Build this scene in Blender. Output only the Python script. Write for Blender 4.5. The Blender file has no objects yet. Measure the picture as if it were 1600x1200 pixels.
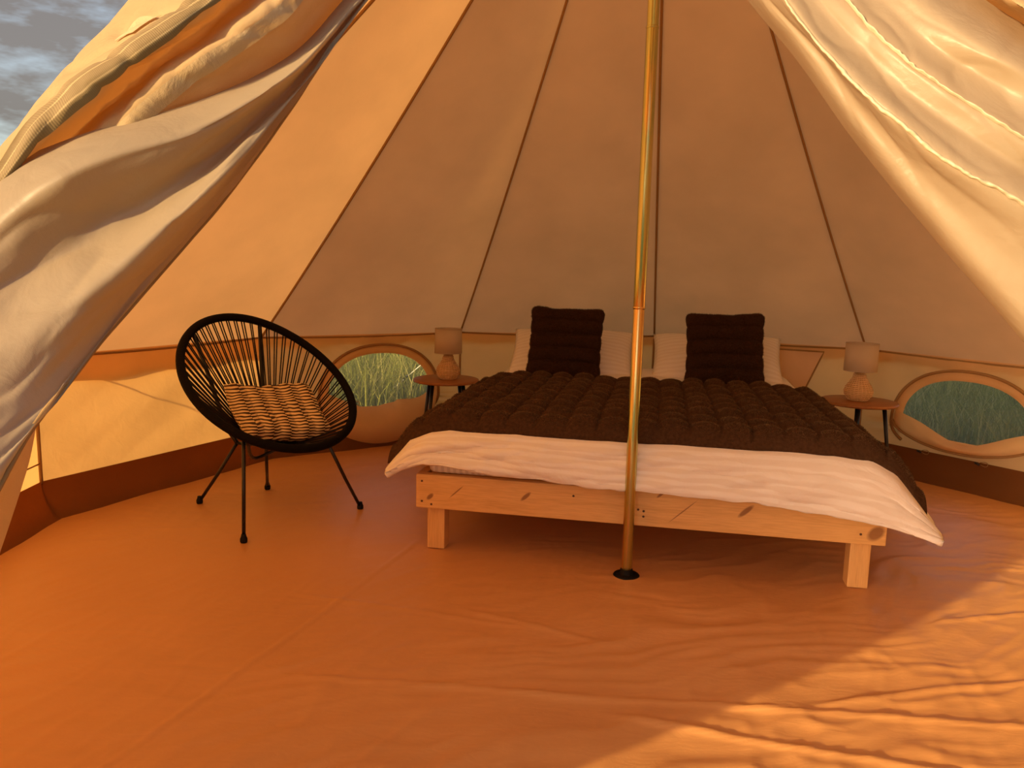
import bpy, bmesh, math, random
import numpy as np
from mathutils import Vector, Matrix

# ------------------------------------------------------------------ camera, sky, sun, exposure
SC = bpy.context.scene
COL = SC.collection
F, PITCH, ROLL = 1203.5, 0.1467, 0.0245
CAM = np.array([-0.4346, -2.6861, 1.0986])
_fw0 = np.array([0, math.cos(PITCH), -math.sin(PITCH)])
_up0 = np.array([0, math.sin(PITCH), math.cos(PITCH)])
_rt0 = np.array([1.0, 0, 0])
RT = math.cos(ROLL) * _rt0 + math.sin(ROLL) * _up0
UP = -math.sin(ROLL) * _rt0 + math.cos(ROLL) * _up0
FW = _fw0
cam_data = bpy.data.cameras.new('camera')
cam_data.sensor_width = 36.0
cam_data.lens = F * 36.0 / 1600.0
cam_data.clip_start = 0.02
cam_data.clip_end = 500
cam = bpy.data.objects.new('camera', cam_data)
COL.objects.link(cam)
cam.matrix_world = Matrix(((RT[0], UP[0], -FW[0], CAM[0]), (RT[1], UP[1], -FW[1], CAM[1]), (RT[2], UP[2], -FW[2], CAM[2]), (0, 0, 0, 1)))
SC.camera = cam

SUN_AZ = math.atan2(-0.745, -0.667)          # direction the sun stands in, clockwise from +y
SUN_EL = math.radians(9.0)
SUN_STRENGTH = 2.9
SKY_STRENGTH = 0.23
w = bpy.data.worlds.new('sky'); SC.world = w; w.use_nodes = True
nt = w.node_tree; nt.nodes.clear()
N = nt.nodes.new; L = nt.links.new
out = N('ShaderNodeOutputWorld'); bg = N('ShaderNodeBackground')
sky = N('ShaderNodeTexSky'); sky.sky_type = 'NISHITA'; sky.sun_disc = False
sky.sun_elevation = SUN_EL; sky.sun_rotation = SUN_AZ; sky.altitude = 50; sky.air_density = 1.0; sky.dust_density = 3.5; sky.ozone_density = 3.0
tc = N('ShaderNodeTexCoord'); mp = N('ShaderNodeMapping'); mp.inputs['Scale'].default_value = (2.2, 2.2, 7.0); mp.inputs['Location'].default_value = (3.1, 0.0, 0.0)
nz = N('ShaderNodeTexNoise'); nz.inputs['Scale'].default_value = 1.6; nz.inputs['Detail'].default_value = 6; nz.inputs['Roughness'].default_value = 0.6
cr = N('ShaderNodeValToRGB'); cr.color_ramp.elements[0].position = 0.40; cr.color_ramp.elements[1].position = 0.56
hsv = N('ShaderNodeHueSaturation'); hsv.inputs['Saturation'].default_value = 0.45; hsv.inputs['Value'].default_value = 0.28
mx = N('ShaderNodeMix'); mx.data_type = 'RGBA'
L(tc.outputs['Generated'], mp.inputs['Vector']); L(mp.outputs['Vector'], nz.inputs['Vector']); L(nz.outputs['Fac'], cr.inputs['Fac'])
L(sky.outputs['Color'], hsv.inputs['Color']); L(cr.outputs['Color'], mx.inputs[0]); L(sky.outputs['Color'], mx.inputs[6]); L(hsv.outputs['Color'], mx.inputs[7])
hs2 = N('ShaderNodeHueSaturation'); hs2.inputs['Saturation'].default_value = 0.85; L(mx.outputs[2], hs2.inputs['Color']); tn = N('ShaderNodeMix'); tn.data_type = 'RGBA'; tn.blend_type = 'MULTIPLY'; tn.inputs[0].default_value = 1.0; tn.inputs[7].default_value = (1.0, 0.81, 0.68, 1); L(hs2.outputs['Color'], tn.inputs[6]); L(tn.outputs[2], bg.inputs['Color']); bg.inputs['Strength'].default_value = SKY_STRENGTH
L(bg.outputs['Background'], out.inputs['Surface'])

sd = bpy.data.lights.new('sun', 'SUN'); sd.energy = SUN_STRENGTH; sd.color = (1.0, 0.71, 0.33); sd.angle = math.radians(0.7)
sun = bpy.data.objects.new('sun', sd); COL.objects.link(sun); sun.location = (-6, -4, 6)
_s = Vector((math.sin(SUN_AZ) * math.cos(SUN_EL), math.cos(SUN_AZ) * math.cos(SUN_EL), math.sin(SUN_EL)))
sun.rotation_euler = _s.to_track_quat('Z', 'Y').to_euler()

SC.view_settings.view_transform = 'Standard'; SC.view_settings.look = 'None'
SC.view_settings.gamma = 1.0; SC.view_settings.use_curve_mapping = False
SC.view_settings.exposure = 1.47
SC.cycles.diffuse_bounces = 8; SC.cycles.max_bounces = 14; SC.cycles.transparent_max_bounces = 12

# ------------------------------------------------------------------ helpers
rng = np.random.default_rng(7); random.seed(7)
TH0, R0, HW, HA, ZB = 11.7, 2.5, 0.69, 2.99, 0.158

def P(px, py, d):
    """point d metres in front of the door-side viewpoint, along a sight line"""
    return CAM + d * (FW + RT * (px - 800) / F + UP * (600 - py) / F)

def pol(th, z, r=R0):
    t = math.radians(th); return np.array([r * math.sin(t), r * math.cos(t), z])

_perm = np.random.default_rng(3).permutation(256); _perm = np.concatenate([_perm, _perm])
_ga = np.random.default_rng(5).uniform(0, 2 * np.pi, 256); _gx, _gy = np.cos(_ga), np.sin(_ga)
def perlin(x, y):
    x = np.asarray(x, float); y = np.asarray(y, float)
    xi = np.floor(x).astype(int); yi = np.floor(y).astype(int); xf = x - xi; yf = y - yi
    u = xf * xf * xf * (xf * (xf * 6 - 15) + 10); v = yf * yf * yf * (yf * (yf * 6 - 15) + 10)
    def g(a, b):
        h = _perm[(_perm[(xi + a) & 255] + yi + b) & 255]
        return _gx[h] * (xf - a) + _gy[h] * (yf - b)
    return (g(0, 0) * (1 - u) + g(1, 0) * u) * (1 - v) + (g(0, 1) * (1 - u) + g(1, 1) * u) * v
def fbm(x, y, o=4):
    s = 0; a = 1
    for i in range(o):
        s = s + a * perlin(x * 2 ** i + 17.3 * i, y * 2 ** i + 9.1 * i); a *= 0.5
    return s

def link(o, parent=None):
    COL.objects.link(o)
    if parent is not None: o.parent = parent
    return o
def mesh(name, verts, faces, mat, parent=None, smooth=True, uv=None):
    me = bpy.data.meshes.new(name)
    me.from_pydata([tuple(map(float, v)) for v in verts], [], [tuple(f) for f in faces])
    if smooth: me.polygons.foreach_set('use_smooth', [True] * len(me.polygons))
    if uv is not None:
        ul = me.uv_layers.new(name='UVMap')
        li = np.zeros(len(me.loops), dtype=np.int32); me.loops.foreach_get('vertex_index', li)
        ul.data.foreach_set('uv', np.asarray(uv, dtype=np.float32)[li].ravel())
    me.materials.append(mat); me.update()
    return link(bpy.data.objects.new(name, me), parent)
def grid(name, A, mat, parent=None, closed_u=False, flip=False, arc=False):
    """A: (n, m, 3) array of points -> one sheet with UVs"""
    A = np.asarray(A, float); n, m = A.shape[:2]
    idx = np.arange(n * m).reshape(n, m); f = []
    nn = n if closed_u else n - 1
    for i in range(nn):
        a = idx[i]; b = idx[(i + 1) % n]
        q = np.stack([a[:-1], a[1:], b[1:], b[:-1]], 1)
        if flip: q = q[:, ::-1]
        f.extend(q.tolist())
    uu, vv = np.meshgrid(np.linspace(0, 1, n), np.linspace(0, 1, m), indexing='ij')
    if arc: uu = np.concatenate([[0], np.cumsum(np.linalg.norm(np.diff(A[:, m // 2], axis=0), axis=1))])[:, None] * np.ones((1, m))
    return mesh(name, A.reshape(-1, 3), f, mat, parent, True, np.stack([uu.ravel(), vv.ravel()], 1))
def normals(A):
    du = np.gradient(A, axis=0); dv = np.gradient(A, axis=1)
    n = np.cross(du, dv); return n / np.maximum(np.linalg.norm(n, axis=2, keepdims=True), 1e-9)
def catmull(K, n):
    """K: (k, ...) control rows -> n rows through them (centripetal-like uniform)"""
    K = np.asarray(K, float); k = len(K); t = np.linspace(0, k - 1, n); i = np.minimum(t.astype(int), k - 2); f = (t - i)
    f = f.reshape((-1,) + (1,) * (K.ndim - 1))
    Kp = np.concatenate([[2 * K[0] - K[1]], K, [2 * K[-1] - K[-2]]])
    p0, p1, p2, p3 = Kp[i], Kp[i + 1], Kp[i + 2], Kp[i + 3]
    return 0.5 * (2 * p1 + (p2 - p0) * f + (2 * p0 - 5 * p1 + 4 * p2 - p3) * f ** 2 + (3 * p1 - p0 - 3 * p2 + p3) * f ** 3)
def hermite(K, n):
    """smooth curve through unevenly spaced points, chord-length parameter, no overshoot"""
    K = np.asarray(K, float); d = np.maximum(np.linalg.norm(np.diff(K, axis=0), axis=1), 1e-6); t = np.concatenate([[0], np.cumsum(d)])
    sl = np.diff(K, axis=0) / d[:, None]; m = np.zeros_like(K); m[0] = sl[0]; m[-1] = sl[-1]
    m[1:-1] = (sl[:-1] * d[1:, None] + sl[1:] * d[:-1, None]) / (d[:-1] + d[1:])[:, None]
    s = np.interp(np.linspace(0, len(K) - 1, n), np.arange(len(K)), t); i = np.clip(np.searchsorted(t, s, side='right') - 1, 0, len(K) - 2)
    h = d[i][:, None]; f = ((s - t[i]) / d[i])[:, None]
    return (2*f**3 - 3*f**2 + 1) * K[i] + (f**3 - 2*f**2 + f) * h * m[i] + (-2*f**3 + 3*f**2) * K[i + 1] + (f**3 - f**2) * h * m[i + 1]
def tube_data(pts, r, n=8, caps=True):
    pts = np.asarray(pts, float); k = len(pts); r = np.broadcast_to(np.asarray(r, float), (k,))
    T = np.gradient(pts, axis=0); T /= np.linalg.norm(T, axis=1, keepdims=True)
    a = np.array([0, 0, 1.0]) if abs(T[0][2]) < 0.9 else np.array([1.0, 0, 0])
    V, Fc = [], []
    u = np.cross(T[0], a); u /= np.linalg.norm(u)
    for i in range(k):
        u = u - T[i] * (u @ T[i]); u /= np.linalg.norm(u); v = np.cross(T[i], u)
        for j in range(n):
            t = 2 * math.pi * j / n; V.append(pts[i] + r[i] * (math.cos(t) * u + math.sin(t) * v))
    for i in range(k - 1):
        for j in range(n):
            Fc.append((i * n + j, i * n + (j + 1) % n, (i + 1) * n + (j + 1) % n, (i + 1) * n + j))
    if caps: Fc.append(tuple(range(n))[::-1]); Fc.append(tuple(range((k - 1) * n, k * n)))
    return V, Fc
def tube(name, pts, r, mat, parent=None, n=8):
    V, Fc = tube_data(pts, r, n); return mesh(name, V, Fc, mat, parent)
def ring_tube(name, pts, r, mat, parent=None, n=10):
    pts = np.asarray(pts, float); k = len(pts)
    T = np.roll(pts, -1, 0) - np.roll(pts, 1, 0); T /= np.linalg.norm(T, axis=1, keepdims=True); c = pts.mean(0)
    V, Fc = [], []
    for i in range(k):
        u = pts[i] - c; u -= T[i] * (u @ T[i]); u /= np.linalg.norm(u); v = np.cross(T[i], u)
        for j in range(n):
            t = 2 * math.pi * j / n; V.append(pts[i] + r * (math.cos(t) * u + math.sin(t) * v))
    for i in range(k):
        for j in range(n):
            Fc.append((i * n + j, i * n + (j + 1) % n, ((i + 1) % k) * n + (j + 1) % n, ((i + 1) % k) * n + j))
    return mesh(name, V, Fc, mat, parent)
def lathe(name, prof, mat, parent=None, n=32, loc=(0, 0, 0)):
    V, Fc = [], []; k = len(prof); loc = np.array(loc, float)
    for (r, z) in prof:
        for j in range(n):
            t = 2 * math.pi * j / n; V.append(loc + np.array([r * math.cos(t), r * math.sin(t), z]))
    for i in range(k - 1):
        for j in range(n):
            Fc.append((i * n + j, i * n + (j + 1) % n, (i + 1) * n + (j + 1) % n, (i + 1) * n + j))
    return mesh(name, V, Fc, mat, parent)
def box(name, lo, hi, mat, parent=None, bev=0.004, M=None, seg=2):
    bm = bmesh.new(); bmesh.ops.create_cube(bm, size=1.0)
    lo = np.array(lo, float); hi = np.array(hi, float)
    for v in bm.verts: v.co = Vector(lo + (np.array(v.co) + 0.5) * (hi - lo))
    if bev: bmesh.ops.bevel(bm, geom=bm.edges[:], offset=bev, segments=seg, profile=0.6, affect='EDGES')
    if M is not None: bm.transform(M)
    me = bpy.data.meshes.new(name); bm.to_mesh(me); bm.free()
    me.materials.append(mat)
    return link(bpy.data.objects.new(name, me), parent)
def empty(name, loc=(0, 0, 0), parent=None):
    o = bpy.data.objects.new(name, None); o.location = tuple(map(float, loc)); o.empty_display_size = 0.1
    return link(o, parent)
def tag(o, label=None, cat=None, group=None, kind=None):
    if label: o['label'] = label
    if cat: o['category'] = cat
    if group: o['group'] = group
    if kind: o['kind'] = kind
    return o
def at_root(o, root):
    """world-space mesh parented to an Empty that is not at the origin"""
    o.parent = root; o.matrix_parent_inverse = root.matrix_basis.inverted(); return o
def fur(name, A, Nn, n, length, mat, parent=None, width=0.0012, lean=0.6, seed=1, mask=None):
    g = np.random.default_rng(seed); a, b = A.shape[:2]
    i = g.uniform(0, a - 1.001, n); j = g.uniform(0, b - 1.001, n); i0 = i.astype(int); j0 = j.astype(int)
    fi = (i - i0)[:, None]; fj = (j - j0)[:, None]
    def s(X): return (X[i0, j0] * (1 - fi) + X[i0 + 1, j0] * fi) * (1 - fj) + (X[i0, j0 + 1] * (1 - fi) + X[i0 + 1, j0 + 1] * fi) * fj
    if mask is not None:
        kp = g.uniform(0, 1, n) < np.clip((mask[i0, j0] - .40) / .15, 0, 1); i0, j0, fi, fj = i0[kp], j0[kp], fi[kp], fj[kp]; n = len(i0)
    p = s(A); q = s(Nn); d = q + g.normal(size=(n, 3)) * lean; d /= np.linalg.norm(d, axis=1, keepdims=True)
    side = np.cross(d, g.normal(size=(n, 3))); side /= np.linalg.norm(side, axis=1, keepdims=True)
    ln = length * g.uniform(0.5, 1.1, (n, 1))
    V = np.stack([p - side * width - q * .002, p + side * width - q * .002, p + d * ln], 1).reshape(-1, 3)
    me = bpy.data.meshes.new(name); me.vertices.add(3 * n); me.vertices.foreach_set('co', V.astype(np.float32).ravel())
    me.loops.add(3 * n); me.loops.foreach_set('vertex_index', np.arange(3 * n, dtype=np.int32))
    me.polygons.add(n); me.polygons.foreach_set('loop_start', np.arange(0, 3 * n, 3, dtype=np.int32))
    me.materials.append(mat); me.update(calc_edges=True); me.validate()
    o = link(bpy.data.objects.new(name, me), parent); o['kind'] = 'stuff'
    return o

# ------------------------------------------------------------------ materials
class NB:
    def __init__(s, name):
        s.m = bpy.data.materials.new(name); s.m.use_nodes = True; s.t = s.m.node_tree; s.t.nodes.clear()
        s.out = s.n('ShaderNodeOutputMaterial')
    def n(s, k, **kw):
        o = s.t.nodes.new(k)
        for a, b in kw.items(): setattr(o, a, b)
        return o
    def l(s, a, b): s.t.links.new(a, b)
    def coord(s, kind='Object', scale=(1, 1, 1), rot=(0, 0, 0)):
        c = s.n('ShaderNodeTexCoord'); m = s.n('ShaderNodeMapping'); m.inputs['Scale'].default_value = scale; m.inputs['Rotation'].default_value = rot
        s.l(c.outputs[kind], m.inputs['Vector']); return m.outputs['Vector']
    def noise(s, vec, scale, detail=3, rough=0.5, dist=0):
        o = s.n('ShaderNodeTexNoise'); o.inputs['Scale'].default_value = scale; o.inputs['Detail'].default_value = detail
        o.inputs['Roughness'].default_value = rough; o.inputs['Distortion'].default_value = dist; s.l(vec, o.inputs['Vector']); return o.outputs['Fac']
    def ramp(s, fac, stops):
        o = s.n('ShaderNodeValToRGB'); e = o.color_ramp.elements
        while len(e) < len(stops): e.new(0.5)
        for x, (p, c) in zip(e, stops): x.position = p; x.color = (*c, 1) if len(c) == 3 else c
        s.l(fac, o.inputs['Fac']); return o.outputs['Color']
    def bump(s, h, strength=0.3, dist=0.01, nrm=None):
        o = s.n('ShaderNodeBump'); o.inputs['Strength'].default_value = strength; o.inputs['Distance'].default_value = dist
        s.l(h, o.inputs['Height'])
        if nrm is not None: s.l(nrm, o.inputs['Normal'])
        return o.outputs['Normal']
    def fin(s, sh): s.l(sh, s.out.inputs['Surface']); return s.m
    def pbr(s, color=None, rough=0.5, metal=0.0, nrm=None, spec=0.5, sheen=0.0):
        o = s.n('ShaderNodeBsdfPrincipled')
        if isinstance(color, tuple): o.inputs['Base Color'].default_value = (*color, 1)
        elif color is not None: s.l(color, o.inputs['Base Color'])
        o.inputs['Roughness'].default_value = rough; o.inputs['Metallic'].default_value = metal; o.inputs['Specular IOR Level'].default_value = spec
        o.inputs['Sheen Weight'].default_value = sheen
        if nrm is not None: s.l(nrm, o.inputs['Normal'])
        return o.outputs['BSDF']

def cloth(name, color, trans, fac, gloss=0.0, bump_s=0.15, weave=900, mottling=0.12, rough=.5):
    b = NB(name); v = b.coord('Object')
    n1 = b.noise(v, 3.0, 4); col = b.ramp(n1, [(0.3, tuple(c * (1 - mottling) for c in color)), (0.7, color)])
    tcol = b.ramp(n1, [(0.3, tuple(c * (1 - mottling) for c in trans)), (0.7, trans)])
    n2 = b.noise(v, weave, 1); n3 = b.noise(v, 14, 4, .55, .5)
    ad = b.n('ShaderNodeMath', operation='MULTIPLY_ADD'); b.l(n2, ad.inputs[0]); ad.inputs[1].default_value = 0.04; b.l(n3, ad.inputs[2])
    nm = b.bump(ad.outputs[0], bump_s, 0.02)
    d = b.n('ShaderNodeBsdfDiffuse'); t = b.n('ShaderNodeBsdfTranslucent'); b.l(col, d.inputs['Color']); b.l(tcol, t.inputs['Color'])
    b.l(nm, d.inputs['Normal']); b.l(nm, t.inputs['Normal'])
    m = b.n('ShaderNodeMixShader'); m.inputs[0].default_value = fac; b.l(d.outputs[0], m.inputs[1]); b.l(t.outputs[0], m.inputs[2])
    o = m.outputs[0]
    if gloss:
        g = b.n('ShaderNodeBsdfGlossy'); g.inputs['Roughness'].default_value = rough; b.l(nm, g.inputs['Normal'])
        m2 = b.n('ShaderNodeMixShader'); m2.inputs[0].default_value = gloss; b.l(o, m2.inputs[1]); b.l(g.outputs[0], m2.inputs[2]); o = m2.outputs[0]
    return b.fin(o)
def plain(name, color, rough=0.5, metal=0.0, bump_s=0.0, scale=60, spec=0.5, var=0.0, sheen=0.0):
    b = NB(name); v = b.coord('Object'); n1 = b.noise(v, scale, 4)
    col = b.ramp(n1, [(0.3, tuple(c * (1 - var) for c in color)), (0.7, color)]) if var else color
    return b.fin(b.pbr(col, rough, metal, b.bump(n1, bump_s, 0.01) if bump_s else None, spec, sheen))

M = {}
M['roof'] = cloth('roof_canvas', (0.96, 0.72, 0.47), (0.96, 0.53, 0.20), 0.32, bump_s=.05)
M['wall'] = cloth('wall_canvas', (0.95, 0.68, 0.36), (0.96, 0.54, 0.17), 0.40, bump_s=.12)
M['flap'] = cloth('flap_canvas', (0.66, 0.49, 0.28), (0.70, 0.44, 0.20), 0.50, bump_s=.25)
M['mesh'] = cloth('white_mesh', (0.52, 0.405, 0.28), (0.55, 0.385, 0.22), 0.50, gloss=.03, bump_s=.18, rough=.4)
M['seam'] = cloth('seam_tape', (0.50, 0.30, 0.13), (0.4, 0.2, 0.07), 0.25, bump_s=.05)
M['hemtape'] = cloth('hem_tape', (0.66, 0.50, 0.30), (0.6, 0.4, 0.2), 0.35, bump_s=.5)
M['mesh_highlight'] = cloth('highlight_mesh', (0.66, 0.56, 0.38), (0.7, 0.52, 0.32), 0.3, gloss=.06, bump_s=.3)  # lighter than the mesh: crease highlights put into the colour
M['web'] = cloth('webbing', (0.42, 0.26, 0.12), (0.3, 0.15, 0.06), 0.2, bump_s=.05)

def m_zip():
    b = NB('zip_tape'); c = b.n('ShaderNodeTexCoord'); s = b.n('ShaderNodeSeparateXYZ'); b.l(c.outputs['UV'], s.inputs[0])
    w1 = b.n('ShaderNodeTexWave'); w1.inputs['Scale'].default_value = 1.0
    m = b.n('ShaderNodeMapping'); m.inputs['Scale'].default_value = (90, 0.0, 1); b.l(c.outputs['UV'], m.inputs['Vector']); b.l(m.outputs['Vector'], w1.inputs['Vector'])
    col = b.ramp(s.outputs['Y'], [(0.0, (.26, .17, .075)), (.26, (.20, .13, .055)), (.30, (.44, .31, .15)), (.34, (.20, .13, .055)), (.66, (.23, .15, .065)), (.70, (.46, .33, .17)), (.75, (.24, .16, .07))])
    nm = b.bump(w1.outputs['Fac'], .12, .003)
    return b.fin(b.pbr(col, .75, 0, nm))
M['zip'] = m_zip()

def m_floor():
    b = NB('groundsheet'); v = b.coord('Object')
    n1 = b.noise(v, 1.1, 4); n2 = b.noise(v, 350, 2); n4 = b.noise(b.coord('Object', (5, 14, 1), (0, 0, .35)), 2.2, 5, .55, 1.2)
    col = b.ramp(n1, [(.3, (.56, .275, .10)), (.7, (.64, .325, .122))])
    nm = b.bump(n4, .07, .02); nm = b.bump(n2, .02, .002, nm)
    return b.fin(b.pbr(col, .42, 0, nm, .5))
M['floor'] = m_floor()
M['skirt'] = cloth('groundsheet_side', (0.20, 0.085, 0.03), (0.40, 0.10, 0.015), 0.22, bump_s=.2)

def m_wood(name, c1, c2, c3, axis=0, scale=1.0, rough=.5, knots=()):
    b = NB(name); sc = [14, 14, 14]; sc[axis] = 0.9
    v = b.coord('Object', tuple(x * scale for x in sc)); n1 = b.noise(v, 2.2, 6, .6, 1.0); n2 = b.noise(v, 14, 3, .5)
    col = b.ramp(n1, [(.3, c2), (.5, c1), (.62, c1), (.75, c3)])
    mxn = b.n('ShaderNodeMix', data_type='RGBA', blend_type='MULTIPLY'); mxn.inputs[0].default_value = .35
    b.l(col, mxn.inputs[6]); b.l(b.ramp(n2, [(.35, (.7, .6, .5)), (.6, (1, 1, 1))]), mxn.inputs[7]); o = mxn.outputs[2]
    c = b.n('ShaderNodeTexCoord')
    for (x, y, z, r, sx) in knots:
        mpk = b.n('ShaderNodeMapping', vector_type='TEXTURE'); mpk.inputs['Location'].default_value = (x, y, z); mpk.inputs['Scale'].default_value = (r * sx, .2, r); mpk.inputs['Rotation'].default_value = (0, -.75, 0)
        b.l(c.outputs['Object'], mpk.inputs['Vector']); g = b.n('ShaderNodeTexGradient', gradient_type='SPHERICAL'); b.l(mpk.outputs['Vector'], g.inputs['Vector'])
        fr = b.ramp(g.outputs['Fac'], [(.02, (0, 0, 0)), (.4, (.8, .8, .8))])
        mk = b.n('ShaderNodeMix', data_type='RGBA'); b.l(fr, mk.inputs[0]); b.l(o, mk.inputs[6]); mk.inputs[7].default_value = (.22, .075, .02, 1); o = mk.outputs[2]
    return b.fin(b.pbr(o, rough, 0, b.bump(n2, .12, .004)))
M['pine'] = m_wood('pine', (.84, .50, .175), (.74, .41, .125), (.88, .57, .23), 0)
M['pine_rail'] = m_wood('pine_rail', (.84, .50, .175), (.74, .41, .125), (.88, .57, .23), 0, knots=((.42, 0, .255, .009, 3.2), (1.22, 0, .265, .011, 3.6), (1.66, 0, .222, .026, 1.5), (.045, 0, .225, .010, 2.0), (.92, 0, .304, .006, 4), (.15, 0, .252, .003, 14), (1.0, 0, .245, .0025, 30)))
M['pine_leg'] = m_wood('pine_leg', (.84, .50, .175), (.74, .41, .125), (.88, .57, .23), 2)
M['walnut'] = m_wood('table_wood', (.36, .15, .045), (.28, .11, .03), (.42, .19, .06), 0, .8, .42)

def m_pole():
    b = NB('zinc_plated_steel'); v = b.coord('Object', (1, 1, 1)); v2 = b.coord('Object', (30, 30, 1.1))
    n1 = b.noise(v, 1.6, 2); n2 = b.noise(v2, 1.5, 3)
    a = b.n('ShaderNodeMath', operation='MULTIPLY_ADD'); b.l(n2, a.inputs[0]); a.inputs[1].default_value = .6; b.l(n1, a.inputs[2])
    col = b.ramp(a.outputs[0], [(.50, (.70, .62, .28)), (.66, (.84, .52, .19)), (.79, (.50, .55, .25)), (.97, (.78, .62, .27))])
    return b.fin(b.pbr(col, .24, 1.0))
M['pole'] = m_pole()
M['rubber'] = plain('black_rubber', (.006, .005, .005), .6, spec=.2)
M['black'] = plain('black_metal', (.008, .007, .007), .35)
M['cord'] = plain('black_plastic_cord', (.010, .006, .005), .5, spec=.2)
M['ringwrap'] = plain('black_wrapped_ring', (.007, .005, .004), .7, bump_s=.25, scale=120, spec=.08)

def m_stripe(name, base, dark, scale=1.0, axis='X', amt=.5, trans=0.25):
    b = NB(name); v = b.coord('Object'); s = b.n('ShaderNodeSeparateXYZ'); b.l(v, s.inputs[0])
    mm = b.n('ShaderNodeMath', operation='MULTIPLY'); b.l(s.outputs[axis], mm.inputs[0]); mm.inputs[1].default_value = 2 * math.pi / scale
    sn = b.n('ShaderNodeMath', operation='SINE'); b.l(mm.outputs[0], sn.inputs[0])
    fr = b.n('ShaderNodeMapRange'); b.l(sn.outputs[0], fr.inputs[0]); fr.inputs[1].default_value = -.3; fr.inputs[2].default_value = .3
    col = b.ramp(fr.outputs[0], [(0, dark), (1, base)])
    n3 = b.noise(v, 9, 4, .6, .6); n4 = b.noise(v, 700, 1)
    nm = b.bump(n3, .25, .02); nm = b.bump(n4, .05, .002, nm)
    p = b.n('ShaderNodeBsdfPrincipled'); b.l(col, p.inputs['Base Color']); p.inputs['Roughness'].default_value = .55; p.inputs['Sheen Weight'].default_value = .1; b.l(nm, p.inputs['Normal'])
    return b.fin(p.outputs['BSDF'])
def m_satin():
    b = NB('satin_stripe_duvet'); c = b.n('ShaderNodeTexCoord'); sp = b.n('ShaderNodeSeparateXYZ'); b.l(c.outputs['UV'], sp.inputs[0])
    mm = b.n('ShaderNodeMath', operation='MULTIPLY'); b.l(sp.outputs['X'], mm.inputs[0]); mm.inputs[1].default_value = 2 * math.pi / .027
    sn = b.n('ShaderNodeMath', operation='SINE'); b.l(mm.outputs[0], sn.inputs[0])
    fr = b.n('ShaderNodeMapRange'); b.l(sn.outputs[0], fr.inputs[0]); fr.inputs[1].default_value = -.35; fr.inputs[2].default_value = .35
    col = b.ramp(fr.outputs[0], [(0, (.88, .82, .74)), (1, (.95, .91, .85))]); v = b.coord('Object')
    nm = b.bump(b.noise(v, 7, 4, .6, .8), .35, .03)
    p = b.n('ShaderNodeBsdfPrincipled'); b.l(col, p.inputs['Base Color']); p.inputs['Sheen Weight'].default_value = .1; b.l(nm, p.inputs['Normal'])
    rg = b.n('ShaderNodeMapRange'); b.l(fr.outputs[0], rg.inputs[0]); rg.inputs[3].default_value = .62; rg.inputs[4].default_value = .42; b.l(rg.outputs[0], p.inputs['Roughness'])
    return b.fin(p.outputs['BSDF'])
M['duvet_s'] = m_satin()
M['sheet_u'] = m_stripe('satin_stripe_sheet', (.90, .86, .82), (.84, .79, .74), .055, 'Y')
M['duvet_m'] = M['sheet_u']
M['mattress_m'] = m_stripe('narrow_stripe_fitted_sheet', (.80, .75, .70), (.66, .60, .56), .024, 'X')
M['pillow_m'] = m_stripe('satin_stripe_pillowcase', (.90, .86, .82), (.84, .79, .74), .03, 'Y')
M['furbase'] = plain('brown_fur_backing', (.085, .043, .021), .95, bump_s=.4, scale=90, var=.4, spec=.1)
M['fur'] = plain('brown_fur', (.21, .120, .056), .8, var=.5, scale=25, spec=.15)
M['furbase_d'] = plain('dark_brown_fur_backing', (.065, .030, .018), .95, bump_s=.4, scale=90, var=.4, spec=.1)
M['fur_d'] = plain('dark_brown_fur', (.105, .050, .030), .85, var=.5, scale=25, spec=.12)

def m_zebra():
    b = NB('brush_stroke_print')
    nx = b.noise(b.coord('Object', (9, 9, 9)), 1.0, 2); sp = b.n('ShaderNodeSeparateXYZ'); b.l(b.coord('Object'), sp.inputs[0])
    # strokes: thin tapered dashes across each pleat
    def math_(op, a, c=None, d=None):
        o = b.n('ShaderNodeMath', operation=op)
        for k_, q in enumerate((a, c, d)):
            if q is None: continue
            if isinstance(q, (int, float)): o.inputs[k_].default_value = q
            else: b.l(q, o.inputs[k_])
        return o.outputs[0]
    col_ = math_('FLOOR', math_('MULTIPLY', sp.outputs['X'], 12.5))
    y = math_('ADD', sp.outputs['Y'], math_('MULTIPLY', math_('SINE', math_('MULTIPLY', col_, 12.9)), .02))
    y = math_('ADD', y, math_('MULTIPLY', nx, .05)); z = math_('MULTIPLY', sp.outputs['Z'], .9); y = math_('ADD', y, z)
    st = math_('SINE', math_('MULTIPLY', y, 2 * math.pi / .0185))
    fr = math_('ABSOLUTE', math_('SINE', math_('MULTIPLY', sp.outputs['X'], 12.5 * math.pi)))
    val = math_('ADD', st, math_('MULTIPLY', fr, 1.0))
    col = b.ramp(math_('MULTIPLY', val, .5), [(.05, (.05, .022, .008)), (.22, (.12, .06, .02)), (.34, (.76, .53, .24)), (.8, (.88, .66, .34))])
    return b.fin(b.pbr(col, .8, 0, b.bump(nx, .2, .01)))
M['zebra'] = m_zebra()
M['lampshade'] = cloth('linen_lampshade', (.78, .66, .50), (.7, .5, .3), .3, bump_s=.05)
M['wicker'] = plain('wicker', (.80, .54, .28), .6, var=.2, scale=60)
M['wicker_dark'] = plain('wicker_gap_shade', (.42, .23, .09), .7)  # darker core: shade between the strands put into the colour
M['wicker_rib'] = plain('wicker_rib', (.85, .60, .34), .55, var=.2, scale=60)
M['white'] = plain('white_plastic', (.75, .72, .66), .4)
M['rope'] = plain('white_rope', (.82, .78, .68), .7)
M['rust'] = plain('screw_head', (.10, .045, .02), .5)
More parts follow.
